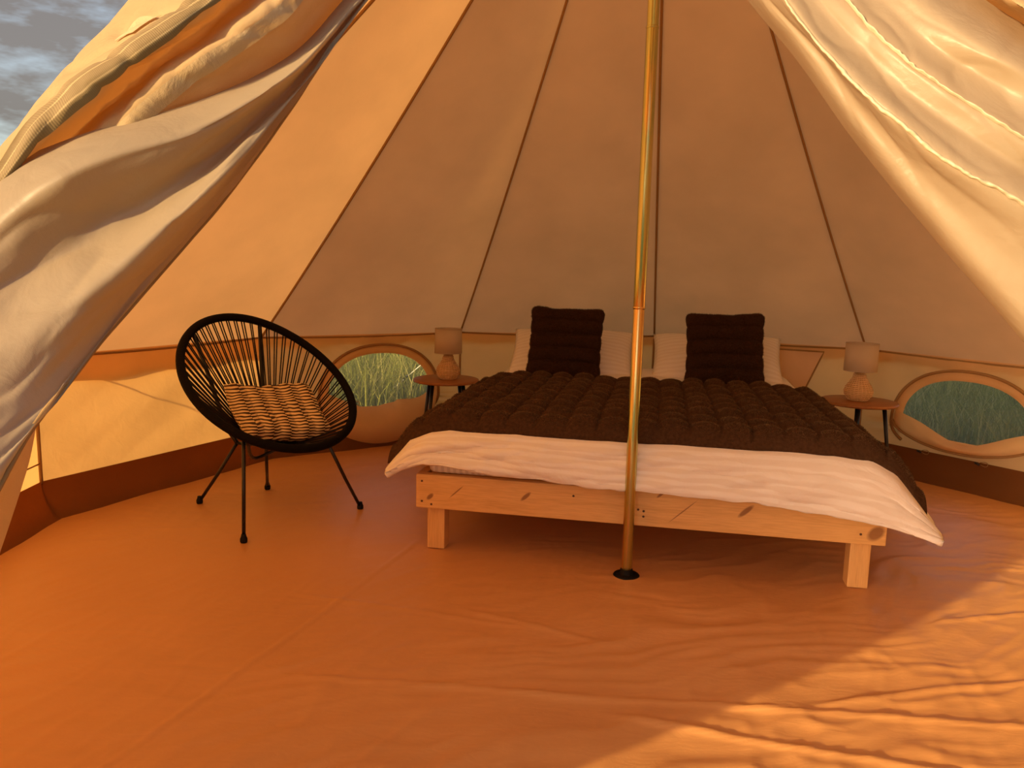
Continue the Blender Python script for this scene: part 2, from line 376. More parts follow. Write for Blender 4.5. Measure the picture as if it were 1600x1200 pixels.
def m_pvc():
    b = NB('clear_pvc'); v = b.coord('Object'); n1 = b.noise(v, 6, 3, .5, .8)
    t = b.n('ShaderNodeBsdfTransparent'); t.inputs['Color'].default_value = (.84, .88, .84, 1)
    g = b.n('ShaderNodeBsdfGlossy'); g.inputs['Roughness'].default_value = .12; b.l(b.bump(n1, .35, .02), g.inputs['Normal'])
    d = b.n('ShaderNodeBsdfTranslucent'); d.inputs['Color'].default_value = (.85, .80, .55, 1)
    m = b.n('ShaderNodeMixShader'); m.inputs[0].default_value = .06; b.l(t.outputs[0], m.inputs[1]); b.l(g.outputs[0], m.inputs[2])
    m2 = b.n('ShaderNodeMixShader'); m2.inputs[0].default_value = .16; b.l(m.outputs[0], m2.inputs[1]); b.l(d.outputs[0], m2.inputs[2])
    return b.fin(m2.outputs[0])
M['pvc'] = m_pvc()
M['ground'] = plain('grass_ground', (.10, .15, .035), .9, var=.5, scale=3, bump_s=.5)
def m_grass():
    b = NB('grass_blade'); oi = b.n('ShaderNodeNewGeometry'); col = b.ramp(oi.outputs['Random Per Island'], [(0, (.16, .17, .035)), (.5, (.30, .30, .06)), (.85, (.50, .46, .14)), (1, (.62, .52, .2))])
    d = b.n('ShaderNodeBsdfDiffuse'); t = b.n('ShaderNodeBsdfTranslucent'); b.l(col, d.inputs[0]); b.l(col, t.inputs[0])
    m = b.n('ShaderNodeMixShader'); m.inputs[0].default_value = .4; b.l(d.outputs[0], m.inputs[1]); b.l(t.outputs[0], m.inputs[2]); return b.fin(m.outputs[0])
M['grass'] = m_grass()
M['leaf'] = plain('tree_leaves', (.05, .07, .02), .8, var=.5, scale=2)
M['bark'] = plain('tree_bark', (.08, .05, .03), .9)

# ------------------------------------------------------------------ setting: ground, groundsheet floor, tent canvas
gv = [(0, 0, -.03)]; gf = []
for rr in (5, 15, 40, 120, 300):
    for j in range(48):
        t = 2 * math.pi * j / 48; gv.append((rr * math.cos(t), rr * math.sin(t), -.03))
for j in range(48): gf.append((0, 1 + j, 1 + (j + 1) % 48))
for i in range(4):
    for j in range(48): gf.append((1 + i * 48 + j, 1 + (i + 1) * 48 + j, 1 + (i + 1) * 48 + (j + 1) % 48, 1 + i * 48 + (j + 1) % 48))
tag(mesh('ground', gv, gf, M['ground']), kind='structure')

def fold(x, y, x0, y0, x1, y1, wd, h, wob=.02):
    dx, dy = x1 - x0, y1 - y0; ln = math.hypot(dx, dy); dx, dy = dx / ln, dy / ln
    s = (x - x0) * dx + (y - y0) * dy; d = -(x - x0) * dy + (y - y0) * dx + wob * perlin(s * 2.3 + x0 * 7, s * 0 + y0 * 5 + .5)
    m = np.clip(np.minimum(s, ln - s) / .12, 0, 1)
    return h * np.exp(-(d / wd) ** 2) * m
def floor_h(x, y):
    a = .30; u = x * math.cos(a) + y * math.sin(a); v = -x * math.sin(a) + y * math.cos(a)
    wx = fbm(x * 1.3, y * 1.3, 3); wy = fbm(x * 1.3 + 40, y * 1.3 + 11, 3)
    n1 = perlin(u * 1.1 + wx * .7, v * 5.5 + wy * 1.6); n2 = perlin(u * 2.3 + wx + 9, v * 11 + wy * 2.2 + 3)
    n3 = perlin((x * .5 + y) * 3 + wx, (x - y * .6) * 9 + wy * 2)
    n4 = perlin(u * .8 + wx * .5 + 21, v * 3.0 + wy * 1.2 + 5); msk = np.clip(.55 + 1.3 * perlin(x * 1.1 + 3, y * 1.1 + 8), .15, 1)
    rid = (1 - np.abs(n1) * 2.2).clip(0, 1) ** 1.7 * .0085 * msk + (1 - np.abs(n2) * 3.0).clip(0, 1) ** 1.5 * .0034 + (1 - np.abs(n3) * 3.2).clip(0, 1) ** 1.6 * .0040 * (1.1 - msk) + (1 - np.abs(n4) * 2.0).clip(0, 1) ** 1.4 * .006
    near = np.clip((.9 - y + .5 * x) / 1.6, .22, 1.0)
    h = rid * near + .004 * fbm(x * 2, y * 2, 3)
    for q in ((-.78, .35, -1.35, -1.3, .008, .004), (-1.05, -.75, 1.2, -.95, .010, .006), (1.5, -.2, 1.0, -1.0, .012, .008), (.3, -.85, 1.35, -.62, .012, .007),
              (-.2, -.9, .75, -1.15, .012, .007), (.9, -.35, 1.7, -.15, .01, .006), (-.6, -.3, -.1, -.55, .01, .004), (-1.2, -.2, -.3, -.45, .01, .003), (.1, -1.25, 1.0, -1.35, .012, .008)):
        h = h + fold(x, y, *q)
    return h
n = 480
xs = np.linspace(-2.5, 2.5, n); X, Y = np.meshgrid(xs, xs, indexing='ij')
rr = np.hypot(X, Y); th = np.degrees(np.arctan2(X, Y)); pk = np.mod(th - TH0, 30) - 15
apoth = R0 * math.cos(math.radians(15)) / np.cos(np.radians(pk))
Z = floor_h(X, Y) * np.clip((apoth - rr) / .3, 0, 1)
keep = rr < apoth + .01
idx = -np.ones((n, n), int); idx[keep] = np.arange(keep.sum())
qs = np.stack([idx[:-1, :-1], idx[1:, :-1], idx[1:, 1:], idx[:-1, 1:]], -1).reshape(-1, 4); qs = qs[(qs >= 0).all(1)]
tag(mesh('floor', np.stack([X[keep], Y[keep], Z[keep]], 1), qs.tolist(), M['floor']), kind='structure')

def seam_pt(k, s, rscale=1.0):
    """point on roof seam k; s = 0 apex .. 1 eave, with a catenary sag"""
    r = R0 * s; z = HA + (HW - HA) * s - .055 * 4 * s * (1 - s)
    return pol(TH0 + 30 * k, z, r * rscale)
SEGS = list(range(-5, 5))
roof = tag(empty('ceiling'), kind='structure')
for k in SEGS:
    ns, nu = 40, 20; A = np.zeros((ns, nu, 3))
    S = np.linspace(.02, 1, ns)
    for i, s in enumerate(S):
        a, b = seam_pt(k, s), seam_pt(k + 1, s)
        for j, u in enumerate(np.linspace(0, 1, nu)):
            p = a + (b - a) * u; mid = (a + b) / 2; out = np.array([mid[0], mid[1], 0]); out /= max(np.linalg.norm(out), 1e-6)
            sg = math.sin(math.pi * u) * math.sin(math.pi * s) * .012
            p = p - out * sg * .7 - np.array([0, 0, sg * .7]) + out * .004 * float(perlin(u * 3 + k * 5, s * 6))
            A[i, j] = p
    grid('roof_panel', A, M['roof'], roof)
for k in (5, 6):      # the unseen roof above the door; left half lengthened to block a sun streak
    A = np.array([[seam_pt(k, s) * (1 - u) + seam_pt(k + 1, s) * u for u in np.linspace(0, 1, 10)] for s in np.linspace(.02, .36 if k == 5 else .58, 16)])
    grid('roof_panel', A, M['roof'], roof)
for k in range(-5, 6):
    pts = [seam_pt(k, s, .997) - np.array([0, 0, .006]) for s in np.linspace(.03, 1, 24)]
    tube('seam_tape', pts, .0062, M['seam'], roof, 6)
lathe('apex_cap', [(.0, 3.02), (.05, 3.01), (.11, 2.93), (.125, 2.86), (.12, 2.86), (.10, 2.92), (.04, 2.985)], M['flap'], roof, 24)
# eave binding and outer valance, one length per panel
for k in SEGS:
    a, b = pol(TH0 + 30 * k, HW), pol(TH0 + 30 * (k + 1), HW)
    tube('eave_binding', [a * (1 - t) + b * t - np.array([0, 0, .004 + .010 * math.sin(math.pi * t)]) for t in np.linspace(0, 1, 10)], .006, M['seam'], roof, 6)
    o1, o2 = pol(TH0 + 30 * k, HW, R0 + .035), pol(TH0 + 30 * (k + 1), HW, R0 + .035)
    A = np.zeros((14, 4, 3))
    for i, t in enumerate(np.linspace(0, 1, 14)):
        for j, q in enumerate(np.linspace(0, 1, 4)):
            A[i, j] = (a * (1 - t) + b * t) * (1 - min(q * 3, 1)) + (o1 * (1 - t) + o2 * t) * min(q * 3, 1) - np.array([0, 0, (.12 if k <= -3 else .055) * q + .012 * q * math.sin(t * 17 + k)])
    grid('eave_valance', A, M['roof'], roof)

# windows: segment -> (centre along panel, half width)
WIN = {-2: (.73, .345), 1: (.60, .345)}
PW = 2 * R0 * math.sin(math.radians(15))
def frame(k):
    a, b = pol(TH0 + 30 * k, 0), pol(TH0 + 30 * (k + 1), 0); e = (b - a) / np.linalg.norm(b - a); inn = -(a + b) / np.linalg.norm(a + b)
    return a, e, inn
def arch(hw, ht, hb, c, n=64, ex=2.4):
    o = []
    for j in range(n):
        t = 2 * math.pi * j / n; ct, st = math.cos(t), math.sin(t)
        x = math.copysign(abs(ct) ** (2 / ex), ct) * hw; y = math.copysign(abs(st) ** (2 / ex), st) * (ht if st > 0 else hb)
        o.append((c + x, .30 + y))
    return np.array(o)
walls = {}
for nm in ('left', 'back', 'right'): walls[nm] = tag(empty('wall_' + nm), kind='structure')
def wall_of(k): return walls['left' if k <= -3 else ('back' if k <= 0 else 'right')]
wn = 0
for k in SEGS:
    a, e, inn = frame(k)
    def W(x, z, d=0.0): return a + e * x + np.array([0, 0, z]) + inn * d
    if k in WIN:
        c, hw = WIN[k]; n = 96
        inner = arch(hw, .275, .06, c, n, 2.3)
        ang = np.arctan2((inner[:, 1] - .30), (inner[:, 0] - c) * .55)
        outer = []
        for t in ang:
            dx, dy = math.cos(t) / .55, math.sin(t)
            sx = ((PW - c) / dx) if dx > 1e-9 else ((-c) / dx if dx < -1e-9 else 1e9)
            sy = ((HW - .30) / dy) if dy > 1e-9 else ((-.31) / dy if dy < -1e-9 else 1e9)
            s = min(sx, sy); outer.append((c + dx * s, .30 + dy * s))
        outer = np.array(outer)
        # corners snapped so the panel keeps its rectangle
        for cx, cz in ((0, HW), (PW, HW), (0, -.01), (PW, -.01)):
            j = np.argmin(np.hypot(outer[:, 0] - cx, outer[:, 1] - cz)); outer[j] = (cx, cz)
        A = np.zeros((n + 1, 14, 3))
        for j in range(n + 1):
            jj = j % n
            for i, q in enumerate(np.linspace(0, 1, 14)):
                x, z = inner[jj] * (1 - q) + outer[jj] * q
                wr = .030 * math.sin(math.pi * min(q * 1.05, 1)) * float(perlin(jj * .33 + k * 3, q * .9 + k)) * min(1, max(0, (z - .16) / .12))
                A[j, i] = W(x, z, .002 + wr)
        grid('wall_panel', A, M['wall'], wall_of(k))
        wn += 1
        wr_ = tag(empty('window_%d' % wn, W(c, 0)), kind='structure')
        pin = arch(hw + .02, .285, .07, c, 64, 2.3)
        V = [W(c, .33, -.008)] + [W(x, z, -.008) for x, z in pin]
        at_root(mesh('pane', V, [(0, 1 + j, 1 + (j + 1) % 64) for j in range(64)], M['pvc']), wr_)
        # canvas hem around the pane and the zip arch outside it
        i1, i2 = arch(hw - .004, .271, .058, c, 80, 2.3), arch(hw + .045, .315, .08, c, 80, 2.3)
        A = np.zeros((81, 5, 3))
        for j in range(81):
            for i, q in enumerate(np.linspace(0, 1, 5)):
                x, z = i1[j % 80] * (1 - q) + i2[j % 80] * q; A[j, i] = W(x, z, .010 + .010 * math.sin(math.pi * q) + .003 * float(perlin(j * .4, k + .5)))
        at_root(grid('hem', A, M['wall']), wr_)
        za = [W(x, z, .018) for x, z in arch(hw + .055, .325, .17, c, 80, 2.2)[np.r_[72:80, 0:49]]]
        at_root(tube('zip', za, .0085, M['seam'], None, 6), wr_)
        # rolled down cover flap hanging below the pane
        nu, nv = 40, 16; A = np.zeros((nu, nv, 3))
        deep = k in (-2, -4)
        for i, t in enumerate(np.linspace(0, 1, nu)):
            x = c - hw - .03 + (2 * hw + .07) * t; edge = math.sin(math.pi * t)
            if deep:
                ztop = .255 + .10 * (abs(2 * t - 1) ** 3) + (.02 * t if t > .6 else 0) + .012 * math.sin(t * 13); zbot = .015 + .22 * (1 - edge ** .5); bul = .13 * edge ** .6
            else:
                ztop = .245 + .115 * abs(2 * t - 1) ** 1.4 + .015 * math.sin(t * 9); zbot = .185 + .12 * (1 - edge ** .55); bul = .05 * edge ** .6
            for j, q in enumerate(np.linspace(0, 1, nv)):
                z = ztop + (zbot - ztop) * q
                d = .022 + bul * math.sin(math.pi * min(1, q * .85 + .05)) ** .8 + .010 * float(perlin(t * 7 + k, q * 3)) * edge
                A[i, j] = W(x - (.0 if q < 0.5 else .02 * (q - .5)) , z, d)
        at_root(grid('cover_flap', A, M['wall']), wr_)
        if not deep: at_root(tube('zip', [A[i, nv - 1] + inn * .012 for i in range(nu)], .007, M['seam'], None, 6), wr_)
        for tx, tz in (((c - .21, .155), (c + .10, .155)) if not deep else ((c + .16, .275), (c - .2, .27))):
            tg = at_root(tube('toggle', [W(tx - .012, tz, .035), W(tx + .012, tz - .005, .04)], .006, M['black'], None, 8), wr_)
            pts = [W(tx + .05 * math.sin(q) * 1.0 + .0, tz + .012 * math.sin(2 * q), .03) for q in np.linspace(0, math.pi, 12)]
            at_root(tube('toggle_loop', pts, .002, M['seam'], None, 5), wr_)
    else:
        nu, nv = 60, 30; A = np.zeros((nu, nv, 3))
        for i, t in enumerate(np.linspace(0, 1, nu)):
            for j, q in enumerate(np.linspace(0, 1, nv)):
                x = t * PW; z = -.01 + (HW + .01) * q; env = math.sin(math.pi * t) ** .5 * math.sin(math.pi * q) ** .7 if 0 < t < 1 and 0 < q < 1 else 0
                d = env * (.018 * float(perlin((x * .55 - z) * 4.5 + k * 7, (x + z * .55) * 1.2 + k)) + .008 * float(perlin((x * .6 - z) * 11 + k, x * 2)))
                A[i, j] = W(x, z, d)
        grid('wall_panel', A, M['wall'], wall_of(k))
    # stitched hem strip low on the wall
    tube('hem_stitch', [W(t * PW, .235 if k not in WIN else .205, .012) for t in np.linspace(0.0, 1, 20)], .0035, M['seam'], wall_of(k), 5) if k in (-4, -1) else None
    # turned-up side of the groundsheet
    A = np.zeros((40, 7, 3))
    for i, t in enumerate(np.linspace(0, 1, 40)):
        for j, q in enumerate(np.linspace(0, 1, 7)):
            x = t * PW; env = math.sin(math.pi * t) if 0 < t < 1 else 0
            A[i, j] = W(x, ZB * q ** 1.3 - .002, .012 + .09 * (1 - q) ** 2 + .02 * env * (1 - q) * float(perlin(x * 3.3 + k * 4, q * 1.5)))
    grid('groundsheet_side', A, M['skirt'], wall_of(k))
for k in range(-5, 6):
    if k in (5,): continue
    i0 = pol(TH0 + 30 * k, .0, R0 - .012); i1 = pol(TH0 + 30 * k, HW - .02, R0 - .012)
    tube('corner_seam', [i0 + (i1 - i0) * t for t in np.linspace(.22, 1, 6)], .007, M['seam'], wall_of(min(k, 4)), 6)

# canvas pocket sewn on the back wall, right of the bed head
a, e, inn = frame(0)
A = np.zeros((12, 8, 3))
for i, t in enumerate(np.linspace(0, 1, 12)):
    for j, q in enumerate(np.linspace(0, 1, 8)):
        x = .50 + (.56 - .10 * q) * t; A[i, j] = a + e * x + np.array([0, 0, .655 - .26 * q]) + inn * (.014 + .03 * math.sin(math.pi * q * .6) * math.sin(math.pi * t) + .006 * float(perlin(t * 4, q * 4)))
pk_ = tag(empty('wall_pocket', a + e * .78), 'beige canvas flap pocket sewn on the back wall behind the right pillow', 'pocket')
at_root(grid('pocket_cloth', A, M['roof']), pk_)
at_root(tube('binding', list(A[:, 0]) + list(A[-1, 1:]) + list(A[::-1, -1][1:]), .005, M['seam'], None, 5), pk_)

# ------------------------------------------------------------------ pole
pole = tag(empty('tent_pole'), 'golden zinc-plated steel tent pole standing before the bed', 'pole')
for nm, z0, z1, r in (('lower_tube', .012, 0.985, .0195), ('middle_tube', .975, 1.905, .0205), ('upper_tube', 1.895, 2.96, .0195)):
    prof = [(0, z0), (r - .001, z0), (r, z0 + .002), (r, z1 - .004), (r - .002, z1), (0, z1)]
    lathe(nm, prof, M['pole'], pole, 36)
for z in (.982, 1.902): lathe('joint', [(.0195, z - .006), (.0218, z - .004), (.0218, z + .001), (.0195, z + .003)], M['pole'], pole, 36)
lathe('foot_pad', [(0, .004), (.047, .004), (.048, .007), (.045, .011), (.028, .012), (.0235, .015), (.0225, .030), (.0, .030)], M['rubber'], pole, 40)

# ------------------------------------------------------------------ bed (local: x along the foot end, y towards the head)
BANG = math.atan2(-.186, .982); BO = np.array([-.785, .205, 0])
BM = Matrix.Translation(Vector(BO)) @ Matrix.Rotation(BANG, 4, 'Z')
def bed_root(name): o = empty(name); o.matrix_basis = BM; return o
bed = tag(bed_root('bed_frame'), 'low pine double bed frame standing behind the tent pole', 'bed frame')
fr = box('foot_rail', (-.012, 0, .178), (1.695, .034, .312), M['pine_rail'], bed, .004)
box('head_rail', (-.012, 2.02, .178), (1.695, 2.054, .312), M['pine'], bed, .004)
box('side_rail', (-.012, .034, .178), (.022, 2.02, .312), M['pine_leg'], bed, .004)
box('side_rail', (1.661, .034, .178), (1.695, 2.02, .312), M['pine_leg'], bed, .004)
for x, y in ((.024, .036), (1.589, .036), (.024, 1.948), (1.589, 1.948)): box('leg', (x, y, .004), (x + .07, y + .07, .30), M['pine_leg'], bed, .004)
box('leg', (.81, .99, .004), (.88, 1.06, .25), M['pine_leg'], bed, .004)
box('centre_beam', (.82, .034, .20), (.87, 2.02, .293), M['pine'], bed, .003)
for i in range(11): box('slat', (.022, .09 + i * .18, .294), (1.661, .17 + i * .18, .311), M['pine'], bed, .002)
for x, z in ((.012, .285), (.012, .205), (.05, .195), (.86, .215), (.86, .235), (.84, .24), (1.61, .29), (1.61, .215), (.60, .272)):
    o = lathe('screw', [(0, .003), (.003, .003), (.0045, 0), (0, -.002)], M['rust'], fr, 10); o.rotation_euler = (math.pi / 2, 0, 0); o.location = (x, -.001, z)

def pillow_grid(wd, ht, tk, nx=40, ny=32, bands=0, bd=.012, ex=4.0, seed=0, sag=0.0):
    out_ = []
    for side in (1, -1):
        A = np.zeros((nx, ny, 3))
        u = np.linspace(-1, 1, nx)[:, None] * np.ones((1, ny)); v = np.linspace(-1, 1, ny)[None, :] * np.ones((nx, 1))
        prof = np.clip((1 - np.abs(u) ** ex), 0, 1) ** .5 * np.clip((1 - np.abs(v) ** ex), 0, 1) ** .5
        A[..., 0] = u * wd / 2 * (1 - .05 * (1 - v ** 2) - 0.0); A[..., 1] = v * ht / 2 * (1 - .06 * (1 - u ** 2))
        if bands:
            rc = .10; cu_, cv_ = np.abs(u), np.abs(v); ex_ = np.clip((cu_ - (1 - rc * 2)) / (rc * 2), 0, 1); ey_ = np.clip((cv_ - (1 - rc * 2)) / (rc * 2), 0, 1)
            A[..., 0] *= 1 - .045 * ey_ ** 3 * cu_ ** 2; A[..., 1] *= 1 - .045 * ex_ ** 3 * cv_ ** 2
            A[..., 0] *= 1 - .035 * (1 - np.abs(np.sin((v + 1) / 2 * math.pi * bands)) ** .5)
            A[..., 1] += .008 * perlin(u * 3 + seed, v * 1.5) * cv_
        h = tk / 2 * prof * (1 - sag * np.exp(-(u ** 2 + v ** 2) * 2))
        if bands: h = h * (1 - .0) - prof * bd * (1 - np.abs(np.sin((v + 1) / 2 * math.pi * bands)) ** .45)
        h = h + prof * .020 * fbm(u * 2 + seed, v * 2 + seed * 3, 3) * (0.4 if bands else 1)
        A[..., 2] = side * h; out_.append(A)
    return out_
def pillow_mesh(name, grids, mat, parent):
    A, B = grids; n_, m_ = A.shape[:2]; V = np.concatenate([A.reshape(-1, 3), B.reshape(-1, 3)]); ix = np.arange(n_ * m_).reshape(n_, m_); f = []
    bd_ = np.zeros((n_, m_), bool); bd_[0] = bd_[-1] = True; bd_[:, 0] = bd_[:, -1] = True
    iy = np.where(bd_, ix, ix + n_ * m_)
    for i in range(n_ - 1):
        for j in range(m_ - 1):
            f.append((ix[i, j], ix[i + 1, j], ix[i + 1, j + 1], ix[i, j + 1])); f.append((iy[i, j + 1], iy[i + 1, j + 1], iy[i + 1, j], iy[i, j]))
    return mesh(name, V, f, mat, parent)

# mattress with its fitted sheet
mt = tag(bed_root('mattress'), 'double mattress in a narrow-striped fitted sheet, its edge showing above the foot rail', 'mattress')
box('mattress_body', (.03, .012, .3135), (1.655, 2.01, .455), M['mattress_m'], mt, .035, seg=5)

# duvet: a cloth over the mattress with its hem hanging over the foot rail
du = np.linspace(0, 1, 150)
ucol = np.interp(du, [0, .03, .08, .14, .86, .91, .96, 1], [-.115, -.095, -.03, .06, 1.60, 1.70, 1.775, 1.845])
utop = np.interp(ucol, [-.115, -.095, -.03, .05, .12, 1.50, 1.62, 1.70, 1.775, 1.845], [.345, .375, .455, .488, .498, .500, .485, .445, .355, .265])
zhem = np.interp(ucol, [-.115, -.095, .03, .2, .6, .8, 1.1, 1.3, 1.5, 1.7, 1.845], [.312, .320, .362, .356, .332, .322, .318, .308, .290, .258, .232])
rows = [(1.98, 0, 0), (1.90, .02, 0), (1.5, .008, 0), (1.1, .0, 0), (.7, .0, 0), (.4, .0, 0), (.2, .002, 0), (.11, .004, 0), (.055, -.002, 0), (.018, -.016, 0), (-.008, 0, .12), (-.024, 0, .32), (-.034, 0, .55), (-.040, 0, .8), (-.042, 0, 1.0)]
K = np.zeros((len(rows), len(ucol), 3))
for i, (v, dz, q) in enumerate(rows):
    K[i, :, 0] = ucol; K[i, :, 1] = v
    base = utop + dz if q == 0 else (utop - .016) * (1 - q) + zhem * q
    K[i, :, 2] = np.maximum(base, zhem) if q == 0 else base
D = catmull(K, 130)
kq = 1 - .5 * np.clip((D[..., 1] - .9) / .4, 0, 1); D[..., 0] = np.where(D[..., 0] > 1.6, 1.6 + (D[..., 0] - 1.6) * kq, D[..., 0])
fx, fz = D[..., 0], D[..., 2]
s_ = np.linspace(0, 1, 130)[:, None] * np.ones((1, 150))
amp = np.clip((s_ - .55) * 4, .25, 1.2)
D[..., 2] += .007 * amp * fbm(fx * 4, s_ * 9, 3) + .003 * fbm(fx * 12, s_ * 20, 2)
D[..., 1] -= np.clip((s_ - .62) * 5, 0, 1) * (.016 * fbm(fx * 3.1 + 5, s_ * 8 + 2, 3) + .010 * (1 - np.abs(perlin(fx * 4 + s_ * 7, fx * 1.5 - s_ * 4)) * 3).clip(0, 1))
D[..., 1] -= np.interp(ucol, [1.5, 1.7, 1.845], [0, .015, .03])[None, :] * np.clip((s_ - .6) * 3, 0, 1)
dv = tag(bed_root('duvet'), 'white satin-striped duvet hanging over the foot of the pine bed', 'duvet')
def m_duvet_place(o): o.modifiers.new('thickness', 'SOLIDIFY').thickness = .012; return o
o = grid('duvet_cover', D, M['duvet_s'], dv, arc=True); m_duvet_place(o)
# sheet on the head end under the pillows is the duvet's own turned-back end

# brown fur throw, quilted in blocks
nu_, nv_ = 300, 210
bu = np.linspace(-.125, 1.815, nu_); bv = np.linspace(.0, 1.36, nv_); BU, BV = np.meshgrid(bu, bv, indexing='ij')
def top_z(u): return np.interp(u, [-.125, -.095, -.03, .05, .12, 1.50, 1.62, 1.70, 1.775, 1.845], [.37, .395, .470, .503, .513, .515, .500, .462, .375, .285])
wu = BU + .006 * perlin(BV * 5, BU * 3 + 4); wv_ = BV + .007 * perlin(BU * 6 + 2, BV * 3)
cell = 1 - (1 - np.abs(np.sin(math.pi * wu / .112)) ** .42 * np.abs(np.sin(math.pi * wv_ / .147)) ** .60)
edgef = np.clip(np.minimum((BV - bv[0]) / .022, (bv[-1] - BV) / .022), 0, 1) ** .45
T = np.zeros((nu_, nv_, 3)); T[..., 0] = BU + .010 * perlin(BV * 4, BU * 2); T[..., 1] = BV + .014 * fbm(BU * 3.3, BV * 2 + 8, 2)
cr_ = np.random.default_rng(2).uniform(.75, 1.15, (40, 40))[np.floor(wu / .112).astype(int) + 4, np.floor(wv_ / .147).astype(int) + 4]
fd = .030 * np.clip((.055 - BV) / .055, 0, 1) ** 1.3
T[..., 2] = top_z(BU) - fd + .006 + (.014 + .034 * cell * cr_) * edgef + .004 * fbm(BU * 5, BV * 5, 2)
th_ = tag(bed_root('fur_throw'), 'brown quilted faux-fur throw spread across the white duvet', 'blanket')
B2 = T.copy(); B2[..., 2] = top_z(BU) - fd - .006
Tn = normals(T); Tn *= np.sign(Tn[..., 2:3])
pillow_mesh('throw_quilt', (T, B2), M['furbase'], th_)
fur('throw_pile', T, Tn, 190000, .0065, M['fur'], th_, .0013, .55, 11, cell)  # pile left off the grooves; darker backing puts their shade into the colour

# pillows and cushions
def place(o, u, v, z, tilt, spin=0.0, roll=0.0):
    o.matrix_basis = BM @ Matrix.Translation((u, v, z)) @ Matrix.Rotation(spin, 4, 'Z') @ Matrix.Rotation(tilt, 4, 'X') @ Matrix.Rotation(roll, 4, 'Z')
for u, sp, sd_, lb in ((.375, .03, 2, 'white satin-striped pillow behind the left brown cushion, nearer the chair'), (1.215, -.02, 6, 'white satin-striped pillow behind the right brown cushion')):
    o = tag(empty('pillow'), lb, 'pillow', 'white bed pillows'); place(o, u, 1.80, .607, math.radians(36), sp)
    pillow_mesh('pillowcase', pillow_grid(.74, .44, .17, 40, 30, 0, seed=sd_, ex=2.6), M['pillow_m'], o)
for u, v, sp, rl, sd_, lb in ((.365, 1.545, .02, -.02, 3, 'dark brown fur cushion leaning on the left pillow'), (1.235, 1.535, -.03, .03, 9, 'dark brown fur cushion leaning on the right pillow')):
    o = tag(empty('fur_cushion'), lb, 'cushion', 'dark brown fur cushions on the bed'); place(o, u, v, .700, math.radians(70), sp, rl)
    g_ = pillow_grid(.425, .415, .17, 70, 90, 5, .036, 4.0, sd_)
    pillow_mesh('cushion_cover', g_, M['furbase_d'], o)
    nn_ = normals(g_[0]); nn_ *= np.sign(nn_[..., 2:3] + 1e-9)
    fur('cushion_pile', g_[0], nn_, 26000, .009, M['fur_d'], o, .0011, .55, sd_)

# ------------------------------------------------------------------ side tables and lamps
def side_table(x, y, rot, label):
    t = tag(empty('side_table', (x, y, 0)), label, 'table', 'round bedside tables'); t.rotation_euler.z = rot
    lathe('table_top', [(0, .434), (.186, .434), (.194, .438), (.196, .444), (.193, .450), (.188, .452), (0, .452)], M['walnut'], t, 56)
    for i in range(4):
        a_ = math.pi / 4 + i * math.pi / 2; c_, s2 = math.cos(a_), math.sin(a_)
        lg = tube('leg', [(.125 * c_, .125 * s2, .434), (.185 * c_, .185 * s2, .012)], [.0115, .0075], M['black'], t, 12)
        tube('foot_cap', [(.184 * c_, .184 * s2, .02), (.187 * c_, .187 * s2, .002)], .0095, M['rubber'], lg, 10)
    lathe('mounting_ring', [(.10, .434), (.145, .434), (.145, .428), (.10, .428)], M['black'], t, 32)
    return t
side_table(-.827, 1.846, .20, 'round wooden side table with black legs left of the bed')
side_table(1.430, 1.400, .33, 'round wooden side table with black legs right of the bed')
def lamp(x, y, label, sc=1.0):
    l_ = tag(empty('table_lamp', (x, y, .4525)), label, 'lamp', 'wicker bedside lamps'); l_.scale = (sc, sc, sc)
    zz = np.linspace(0, 1, 60)
    def rad(q): return float(np.interp(q, [0, .06, .2, .35, .5, .65, .8, 1], [.042, .052, .066, .070, .062, .046, .032, .025]))
    bs = lathe('wicker_base', [(0, 0), (.04, 0)] + [(catr, q * .15) for q, catr in zip(zz, catmull(np.array([[rad(q)] for q in np.linspace(0, 1, 12)]), 60)[:, 0])] + [(0, .15)], M['wicker_dark'], l_, 40)
    for i in range(15):
        q = .03 + i / 15 * .94; r_ = rad(q) + .0012; a_ = np.linspace(0, 2 * math.pi, 40, endpoint=False)
        ring_tube('weave_strand', [(r_ * math.cos(t) * (1 + .018 * math.sin(11 * t + i * math.pi)), r_ * math.sin(t) * (1 + .018 * math.sin(11 * t + i * math.pi)), q * .15) for t in a_], .0038, M['wicker'], bs, 6)
    for i in range(22):
        t = 2 * math.pi * i / 22; tube('rib', [((rad(q) + .001) * math.cos(t), (rad(q) + .001) * math.sin(t), q * .15) for q in np.linspace(.02, 1, 10)], .0017, M['wicker_rib'], bs, 5)
    lathe('lamp_neck', [(.012, .148), (.012, .175), (.016, .176), (.016, .205), (.0, .206)], M['white'], l_, 16)
    sh = lathe('lamp_shade', [(.083, .158), (.0835, .158), (.0815, .308), (.081, .308), (.0805, .306), (.0825, .160), (.083, .158)], M['lampshade'], l_, 48)
    for z in (.160, .306): ring_tube('shade_rim', [(.0822 * math.cos(t), .0822 * math.sin(t), z) for t in np.linspace(0, 2 * math.pi, 48, endpoint=False)], .0018, M['lampshade'], sh, 6)
    lathe('bulb', [(0, .206), (.012, .21), (.022, .235), (.026, .252), (.02, .272), (0, .28)], M['white'], l_, 16)
    return l_
lamp(-.815, 1.835, 'wicker-based lamp with beige drum shade, left of the bed', .97)
lamp(1.425, 1.405, 'wicker-based lamp with beige drum shade, right of the bed', 1.0)

